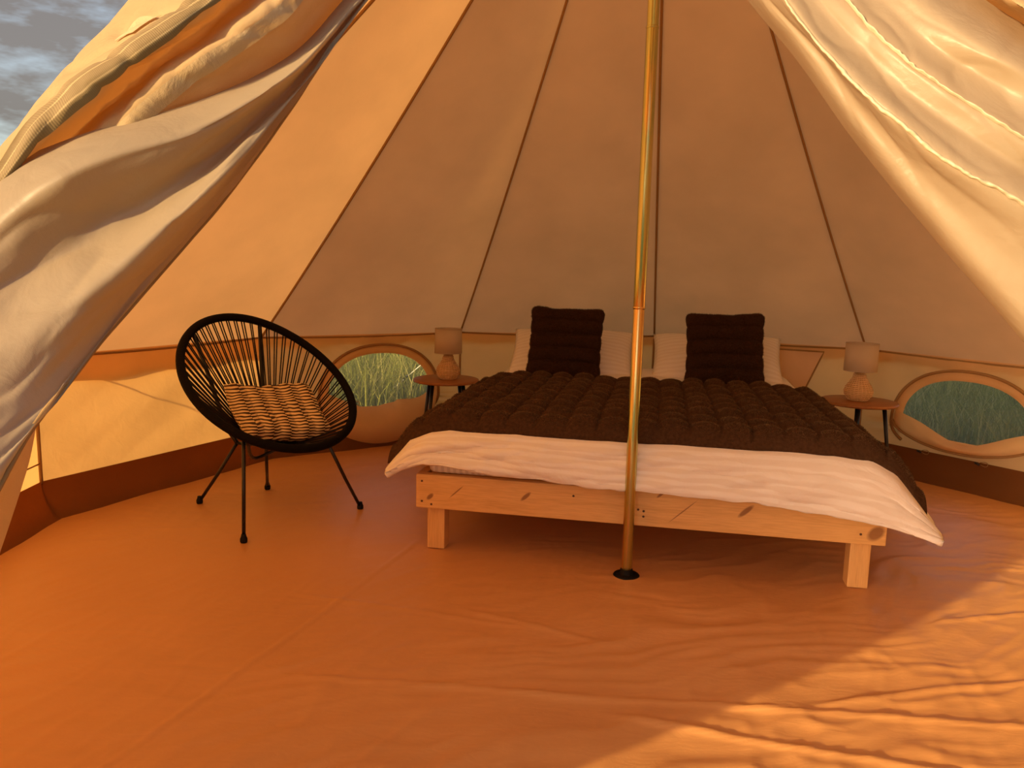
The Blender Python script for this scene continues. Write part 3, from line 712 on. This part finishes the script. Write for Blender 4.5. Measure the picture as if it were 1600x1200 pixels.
# ------------------------------------------------------------------ cord chair
CP = dict(c=np.array([-1.504, .665, .600]), hd=-.707, al=.63, a=.421, b=.365, k=-.054)
_h = np.array([math.cos(CP['hd']), math.sin(CP['hd']), 0]); _l = np.array([-_h[1], _h[0], 0]); _u = -math.cos(CP['al']) * _h + math.sin(CP['al']) * np.array([0, 0, 1.0]); _n = math.sin(CP['al']) * _h + math.cos(CP['al']) * np.array([0, 0, 1.0])
def ringp(t):
    s = CP['a'] * math.cos(t); w_ = CP['b'] * math.sin(t) * (1 + CP['k'] * math.cos(t)); q = -.009 * (w_ / CP['b']) ** 2 + .004 * (s / CP['a']) ** 3
    return CP['c'] + s * _u + w_ * _l + q * _n
chair = tag(empty('cord_chair', (-1.504, .665, 0)), 'black egg-shaped cord lounge chair standing left of the bed', 'chair')
at_root(ring_tube('seat_ring', [ringp(t) for t in np.linspace(0, 2 * math.pi, 96, endpoint=False)], .0185, M['ringwrap'], None, 12), chair)
HUB = np.array([-1.475, .60, .318])
hub_pts = [HUB + .050 * math.cos(t) * _h + .050 * math.sin(t) * _l for t in np.linspace(0, 2 * math.pi, 24, endpoint=False)]
at_root(ring_tube('hub_ring', hub_pts, .009, M['black'], None, 8), chair)
def cord(p, q, j):
    mid = (p + q) / 2 + np.array([0, 0, -.012]); pts = catmull(np.array([p, mid, q]), 6)
    at_root(tube('cord', pts, .0031, M['cord'], None, 5), chair)
NC = 112
for i in range(NC):
    t = 2 * math.pi * (i + .5 * (i % 2) * .7 + rng.uniform(-.12, .12)) / NC
    p = ringp(t); tw = t + math.pi          # t = 0 is the top of the back
    q = HUB + .050 * (-math.cos(t)) * _h + .050 * math.sin(t) * _l + np.array([0, 0, .004])
    cord(p, q, i)
feet = [np.array([-1.486, .25, 0]), np.array([-1.114, .711, 0]), np.array([-1.626, .988, 0]), np.array([-1.859, .738, 0])]
def leg(foot, top):
    lg = at_root(tube('leg', [foot + np.array([0, 0, .012]), foot * .5 + top * .5, top], .0075, M['black'], None, 10), chair)
    f_ = lathe('rubber_foot', [(0, .001), (.012, .001), (.0145, .006), (.0145, .018), (.011, .026), (.009, .036), (0, .036)], M['rubber'], None, 14, foot)
    f_.parent = lg
leg(feet[0], ringp(math.radians(224)) - _n * .014)
leg(feet[1], ringp(math.radians(168)) - _n * .014)
for ft, bend, tt in ((feet[2], np.array([-1.54, .715, .275]), 25), (feet[3], np.array([-1.665, .70, .300]), 325)):
    leg(ft, bend)
    tp = ringp(math.radians(tt)); ctl = np.array([bend, bend * .72 + tp * .28 + np.array([0, 0, -.05]), bend * .35 + tp * .65 + np.array([0, 0, -.02]), tp])
    at_root(tube('back_bar', catmull(ctl, 14), .0095, M['black'], None, 10), chair)
    at_root(tube('seat_stay', [bend, HUB - np.array([0, 0, .006])], .0075, M['black'], None, 8), chair)
at_root(tube('seat_stay', catmull(np.array([ringp(math.radians(222)) - _n * .012, np.array([-1.52, .49, .285]), HUB + .05 * _h - np.array([0, 0, .006])]), 10), .007, M['black'], None, 8), chair)
at_root(tube('seat_stay', [ringp(math.radians(168)) - _n * .012, HUB + .05 * _l - np.array([0, 0, .004])], .007, M['black'], None, 8), chair)

# seat cushion: pleated pad printed with dark strokes
cn, cm = 70, 50
def pad():
    o_ = []
    for side in (1, -1):
        u = np.linspace(-1, 1, cn)[:, None] * np.ones((1, cm)); v = np.linspace(-1, 1, cm)[None, :] * np.ones((cn, 1))
        pr = np.clip(1 - np.abs(u) ** 7, 0, 1) ** .5 * np.clip(1 - np.abs(v) ** 6, 0, 1) ** .5
        A = np.zeros((cn, cm, 3)); A[..., 0] = u * .200 * (1 + .02 * np.sin(v * 4)); A[..., 1] = v * .150 * (1 + .03 * np.sin(u * 5))
        pl = np.abs(np.sin((u + 1) / 2 * math.pi * 5)) ** .5
        A[..., 2] = side * pr * (.036 + .024 * pl + .010 * fbm(u * 2, v * 2, 2)) + .022 * u ** 2 + .014 * v ** 2 - .012
        o_.append(A)
    return o_
cu = tag(empty('seat_cushion'), 'tan seat cushion with dark brush-stroke print lying in the cord chair', 'cushion')
_ex, _ey, _en = np.array([.709, .702, -.067]), np.array([-.521, .586, .621]), np.array([.475, -.406, .781])
cu.matrix_basis = Matrix(((_ex[0], _ey[0], _en[0], -1.462), (_ex[1], _ey[1], _en[1], .642), (_ex[2], _ey[2], _en[2], .452), (0, 0, 0, 1)))
pg = pad(); pillow_mesh('cushion_pad', pg, M['zebra'], cu)
edge = np.concatenate([pg[0][:, 0], pg[0][-1, 1:], pg[0][::-1, -1][1:], pg[0][0, ::-1][1:-1]])
ring_tube('piping', edge, .004, M['zebra'], cu, 6)

# ------------------------------------------------------------------ door flaps and mesh curtains
def drape(rails, nu, nv, amp, fx, fy, seed, crease=0.0, kpt=None):
    """rails: list of polylines (equal length) running down the cloth -> folded sheet (nu across, nv along)"""
    K = np.array([hermite(np.array(r), nv) for r in rails])
    A = catmull(K, nu); Nn = normals(A)
    u = np.linspace(0, 1, nu)[:, None] * np.ones((1, nv)); v = np.linspace(0, 1, nv)[None, :] * np.ones((nu, 1))
    d = amp * fbm(u * fx + seed, v * fy + seed * 2, 3)
    if crease: d = d + crease * ((1 - np.abs(perlin(u * fx * 1.4 + seed + v * 2, v * fy * 1.5)) * 4).clip(0, 1) ** 2)
    d = d * np.clip(np.minimum(v, 1) * 6, 0, 1) * np.clip(u * 5, .15, 1) * np.clip((1 - u) * 5, .15, 1)
    return A + Nn * d[..., None], Nn
def rail(top, pts, *ends):
    return [np.array(top, float)] + [P(*p) for p in pts] + [np.array(x, float) for x in ends]

# left canvas flap (outer door leaf, folded back along the door edge)
LF = [rail((-.16, -.12, 2.80), [(330, -60, 1.45), (250, 10, 1.42), (150, 130, 1.38), (40, 260, 1.32), (-100, 430, 1.25), (-260, 640, 1.2)], (-1.72, -1.80, .35), (-1.75, -1.85, .0)),
      rail((-.15, -.14, 2.81), [(310, -120, 1.20), (200, 0, 1.15), (100, 108, 1.12), (0, 228, 1.08), (-150, 430, 1.02), (-300, 640, 1.0)], (-1.68, -2.02, .35), (-1.70, -2.05, .0)),
      rail((-.13, -.16, 2.81), [(350, -110, 1.10), (245, 5, 1.05), (140, 98, 1.03), (40, 200, 1.00), (-100, 380, .98), (-260, 600, .97)], (-1.60, -2.12, .35), (-1.74, -2.05, .0)),
      rail((-.12, -.16, 2.80), [(400, -95, 1.06), (300, -2, 1.00), (185, 78, .98), (90, 145, .97), (-30, 300, .97), (-200, 560, .97)], (-1.52, -2.12, .35), (-1.64, -2.05, .0)),
      rail((-.115, -.155, 2.795), [(418, -78, 1.06), (325, 18, 1.00), (215, 98, .985), (118, 172, .98), (-10, 315, .98), (-185, 560, .98)], (-1.51, -2.10, .35), (-1.62, -2.03, .0)),
      rail((-.11, -.15, 2.79), [(435, -70, 1.14), (342, 26, 1.12), (245, 100, 1.12), (155, 176, 1.12), (20, 310, 1.08), (-150, 540, 1.05)], (-1.46, -2.05, .35), (-1.60, -1.95, .0)),
      rail((-.10, -.15, 2.79), [(490, -60, 1.08), (400, 20, 1.02), (290, 90, 1.00), (195, 165, 1.00), (60, 320, 1.02), (-100, 540, 1.04)], (-1.42, -2.00, .35), (-1.57, -1.92, .0)),
      rail((-.09, -.14, 2.78), [(530, -30, 1.12), (450, 75, 1.08), (350, 150, 1.06), (260, 230, 1.06), (110, 390, 1.06), (-40, 620, 1.08)], (-1.38, -1.90, .35), (-1.54, -1.85, .0)),
      rail((-.08, -.12, 2.78), [(545, 0, 1.22), (470, 120, 1.20), (370, 230, 1.18), (245, 370, 1.18), (90, 540, 1.16), (42, 735, 1.04)], (-1.03, -2.04, .55), (-1.62, -1.98, .0))]
def strip(A, Nn, u0, u1, v0, v1, off, nu=6):
    n_, m_ = A.shape[:2]; us = np.linspace(u0, u1, nu) * (n_ - 1); a_, b_ = int(v0 * (m_ - 1)), int(v1 * (m_ - 1))
    i0 = np.minimum(us.astype(int), n_ - 2); f = (us - i0)[:, None, None]
    B = A[i0, a_:b_] * (1 - f) + A[i0 + 1, a_:b_] * f; C = Nn[i0, a_:b_] * (1 - f) + Nn[i0 + 1, a_:b_] * f
    return np.transpose(B + C * off, (1, 0, 2))
A, Nn = drape(LF, 110, 150, .006, 5, 7, 2.0, .005)
sgn = np.sign(np.sum(Nn[60, 60] * (CAM - A[60, 60])))
lf = tag(empty('door_flap', (-1.5, -1.95, 0)), 'cream canvas door flap with brown zip, folded back at the upper left', 'door flap')
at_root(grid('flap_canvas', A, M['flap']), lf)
o = at_root(grid('zip_tape', strip(A, Nn, 3.03 / 8, 3.88 / 8, .10, .93, .004 * sgn), M['zip']), lf)
o = at_root(grid('seam_strip', strip(A, Nn, 6.20 / 8, 6.50 / 8, .14, .62, .004 * sgn, 6), M['hemtape']), lf)
o = at_root(grid('sewn_patch', strip(A, Nn, 2.15 / 8, 2.72 / 8, .295, .345, .003 * sgn, 9), M['hemtape']), lf)

# left white mesh curtain, gathered inside the flap
LM = [rail((-.10, -.13, 2.76), [(545, -10, 1.16), (455, 85, 1.10), (300, 160, 1.03), (110, 215, 1.00), (5, 262, 1.00), (-160, 430, 1.10)], (-1.55, -2.00, .50), (-1.68, -2.02, .02)),
      rail((-.10, -.12, 2.75), [(555, 5, 1.12), (450, 115, 1.03), (300, 205, .96), (120, 260, .92), (0, 330, .92), (-130, 470, .93)], (-1.34, -2.14, .50), (-1.67, -2.06, .02)),
      rail((-.09, -.12, 2.75), [(557, 12, 1.14), (440, 150, 1.06), (300, 270, 1.00), (140, 360, .97), (0, 450, .93), (-150, 580, .85)], (-1.26, -2.14, .50), (-1.66, -2.04, .02)),
      rail((-.09, -.11, 2.75), [(560, 18, 1.12), (435, 180, 1.03), (300, 320, .97), (150, 450, .93), (0, 570, .88), (-170, 690, .79)], (-1.16, -2.14, .52), (-1.65, -2.02, .02)),
      rail((-.08, -.11, 2.75), [(565, 12, 1.15), (445, 180, 1.09), (320, 330, 1.05), (195, 470, .99), (72, 612, .90), (-70, 765, .78)], (-1.06, -2.12, .54), (-1.64, -2.00, .02)),
      rail((-.08, -.10, 2.75), [(568, 2, 1.20), (480, 128, 1.16), (400, 240, 1.14), (280, 392, 1.08), (150, 550, .97), (0, 750, .82)], (-1.01, -2.08, .58), (-1.63, -1.98, .02)),
      rail((-.08, -.09, 2.75), [(560, 5, 1.30), (470, 132, 1.28), (385, 246, 1.27), (255, 398, 1.20), (110, 560, 1.08), (-50, 755, .92)], (-1.03, -2.05, .57), (-1.63, -1.96, .02))]
A, Nn = drape(LM, 130, 160, .010, 5, 4, 5.0, .003)
lm = tag(empty('mesh_curtain', (-1.4, -2.0, 0)), 'white mesh inner door gathered in a long fold at the left', 'curtain', 'white mesh inner doors')
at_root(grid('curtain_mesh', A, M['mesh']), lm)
at_root(tube('edge_binding', [A[int(.83 * 129), j] for j in range(20, 160, 2)], .0035, M['seam'], None, 6), lm)

# right mesh curtain
RM = [rail((.07, -.09, 2.75), [(1176, 10, 1.25), (1243, 92, 1.22), (1330, 215, 1.18), (1440, 350, 1.15), (1592, 526, 1.12), (1750, 720, 1.10)], (.42, -1.92, .45), (.60, -2.15, .02)),
      rail((.07, -.10, 2.75), [(1182, -5, 1.12), (1250, 80, 1.07), (1340, 208, 1.02), (1450, 343, .99), (1600, 520, .97), (1750, 700, .96)], (.46, -2.00, .45), (.62, -2.20, .02)),
      rail((.08, -.11, 2.76), [(1195, -10, 1.08), (1272, 76, 1.03), (1365, 190, .98), (1475, 300, .95), (1605, 420, .93), (1760, 560, .92)], (.50, -2.08, .45), (.64, -2.25, .02)),
      rail((.08, -.11, 2.76), [(1224, -5, 1.02), (1298, 90, .97), (1390, 180, .93), (1496, 262, .905), (1604, 318, .89), (1770, 420, .89)], (.53, -2.14, .45), (.66, -2.30, .02)),
      rail((.08, -.12, 2.76), [(1262, -10, 1.025), (1345, 80, .975), (1432, 160, .945), (1545, 235, .92), (1650, 290, .91), (1790, 390, .90)], (.56, -2.14, .45), (.68, -2.32, .02)),
      rail((.09, -.12, 2.77), [(1316, -5, 1.00), (1400, 82, .95), (1470, 130, .925), (1600, 218, .90), (1700, 280, .89), (1820, 370, .89)], (.60, -2.20, .45), (.70, -2.36, .02)),
      rail((.09, -.13, 2.77), [(1365, -10, 1.0), (1450, 70, .955), (1530, 120, .935), (1640, 185, .91), (1740, 250, .905), (1850, 330, .90)], (.63, -2.22, .45), (.72, -2.38, .02)),
      rail((.10, -.13, 2.77), [(1440, -10, .97), (1520, 55, .93), (1590, 95, .91), (1680, 140, .90), (1780, 210, .89), (1890, 300, .89)], (.66, -2.25, .45), (.74, -2.42, .02)),
      rail((.10, -.14, 2.78), [(1500, -30, 1.02), (1570, 20, 1.00), (1640, 60, .99), (1720, 110, .98), (1820, 180, .97), (1930, 270, .96)], (.70, -2.25, .45), (.76, -2.44, .02))]
A, Nn = drape(RM, 130, 160, .005, 5, 4, 8.0, .002)
rm = tag(empty('mesh_curtain', (.65, -2.3, 0)), 'white mesh inner door hanging in sunlit folds at the upper right', 'curtain', 'white mesh inner doors')
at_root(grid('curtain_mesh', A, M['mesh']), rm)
sg = np.sign(np.sum(Nn[60, 60] * (CAM - A[60, 60])))
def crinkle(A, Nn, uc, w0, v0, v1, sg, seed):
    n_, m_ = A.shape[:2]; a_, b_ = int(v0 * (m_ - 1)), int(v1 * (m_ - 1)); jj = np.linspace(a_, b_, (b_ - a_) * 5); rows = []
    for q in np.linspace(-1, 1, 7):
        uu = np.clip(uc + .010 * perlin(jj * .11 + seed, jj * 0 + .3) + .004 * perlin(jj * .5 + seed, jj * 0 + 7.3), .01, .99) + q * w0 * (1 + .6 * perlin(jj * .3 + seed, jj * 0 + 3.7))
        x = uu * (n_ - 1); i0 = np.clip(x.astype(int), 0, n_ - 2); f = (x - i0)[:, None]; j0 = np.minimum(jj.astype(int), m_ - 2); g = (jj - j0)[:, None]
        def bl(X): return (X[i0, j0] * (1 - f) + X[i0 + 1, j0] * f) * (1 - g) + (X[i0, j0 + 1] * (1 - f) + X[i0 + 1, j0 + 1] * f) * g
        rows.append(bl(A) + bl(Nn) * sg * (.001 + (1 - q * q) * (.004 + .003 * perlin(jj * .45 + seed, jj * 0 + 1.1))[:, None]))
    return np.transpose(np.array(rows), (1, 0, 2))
at_root(grid('crease_highlight', crinkle(A, Nn, 3 / 8, .008, .10, .95, sg, 1.0), M['mesh_highlight']), rm)  # paler raised strips along two folds, a highlight put into the colour
at_root(grid('crease_highlight', crinkle(A, Nn, 5 / 8, .006, .10, .95, sg, 9.0), M['mesh_highlight']), rm)
# right canvas flap folded outside it
RF = [rail((.11, -.14, 2.79), [(1490, -30, 1.10), (1560, 15, 1.06), (1630, 55, 1.04), (1720, 105, 1.02), (1820, 175, 1.0), (1930, 265, 1.0)], (.74, -2.28, .45), (.80, -2.46, .0)),
      rail((.12, -.15, 2.80), [(1520, -40, .96), (1590, 8, .92), (1660, 50, .90), (1750, 100, .89), (1850, 170, .88), (1960, 260, .88)], (.78, -2.36, .45), (.82, -2.52, .0)),
      rail((.13, -.15, 2.80), [(1570, -60, 1.00), (1640, -10, .97), (1720, 30, .95), (1810, 85, .94), (1910, 160, .93), (2020, 250, .93)], (.82, -2.38, .45), (.86, -2.52, .0)),
      rail((.14, -.15, 2.81), [(1640, -80, .98), (1720, -30, .95), (1800, 15, .94), (1890, 70, .93), (1990, 150, .93), (2100, 240, .93)], (.88, -2.40, .45), (.90, -2.54, .0)),
      rail((.15, -.14, 2.81), [(1720, -90, 1.10), (1800, -40, 1.08), (1880, 5, 1.07), (1970, 60, 1.06), (2070, 140, 1.06), (2180, 230, 1.06)], (.95, -2.34, .45), (.98, -2.46, .0))]
A, Nn = drape(RF, 70, 120, .006, 5, 6, 12.0, .004)
rf = tag(empty('door_flap', (.85, -2.45, 0)), 'cream canvas door flap folded back, showing at the top right corner', 'door flap')
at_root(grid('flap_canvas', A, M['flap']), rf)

# ------------------------------------------------------------------ outside: guy ropes, long grass, far trees
def guy(k, dx, dy, label):
    e_ = pol(TH0 + 30 * k, HW - .01, R0 + .03); g_ = e_ + np.array([dx, dy, 0]); g_[2] = .0
    o_ = tag(empty('guy_rope', g_), label, 'rope', 'guy ropes outside the tent')
    at_root(tube('rope', [e_ + (g_ - e_) * t for t in np.linspace(0, 1, 8)], .0035, M['rope'], None, 6), o_)
    d_ = (g_ - e_) / np.linalg.norm(g_ - e_); m_ = e_ + (g_ - e_) * .55
    at_root(tube('slider', [m_ - d_ * .03 + np.array([0, 0, .006]), m_ + d_ * .03 + np.array([0, 0, .006])], .009, M['black'], None, 8), o_)
    at_root(tube('peg', [g_ + np.array([0, 0, .03]), g_ - np.array([0, 0, .05])], .005, M['black'], None, 8), o_)
guy(-1, -.75, .85, 'white guy rope seen through the left window')
guy(-3, -1.3, .25, 'guy rope outside the left wall, beyond the chair')

def blades(name, cx, cy, rx, ry, n, h, seed, test):
    g = np.random.default_rng(seed); x = cx + g.uniform(-rx, rx, n); y = cy + g.uniform(-ry, ry, n); m = test(x, y); x, y = x[m], y[m]; n = len(x)
    a = g.uniform(0, 2 * np.pi, n); hh = h * g.uniform(.4, 1.15, n); wd = g.uniform(.003, .007, n); ln = g.normal(0, .3, (n, 2)) * hh[:, None]
    b = np.stack([x, y, np.full(n, -.03)], 1); sd_ = np.stack([np.cos(a), np.sin(a), np.zeros(n)], 1) * wd[:, None]
    mid = b + np.stack([ln[:, 0] * .3, ln[:, 1] * .3, hh * .6], 1); tip = b + np.stack([ln[:, 0], ln[:, 1], hh], 1)
    V = np.stack([b - sd_, b + sd_, mid + sd_ * .7, mid - sd_ * .7, tip], 1).reshape(-1, 3)
    ix = np.arange(n) * 5; f = np.concatenate([np.stack([ix, ix + 1, ix + 2, ix + 3], 1).tolist(), ]).tolist() + np.stack([ix + 3, ix + 2, ix + 4], 1).tolist()
    o_ = mesh(name, V, f, M['grass'], None, False); return o_
tst = lambda x, y: np.hypot(x, y) > 2.75
tag(blades('long_grass', -2.2, 4.2, 2.6, 2.2, 26000, .5, 21, tst), 'long sunlit meadow grass outside the left window', 'grass', kind='stuff')
tag(blades('long_grass', 3.6, 2.8, 1.6, 2.2, 16000, .42, 22, tst), 'long shaded meadow grass outside the right window', 'grass', kind='stuff')
g = np.random.default_rng(4)
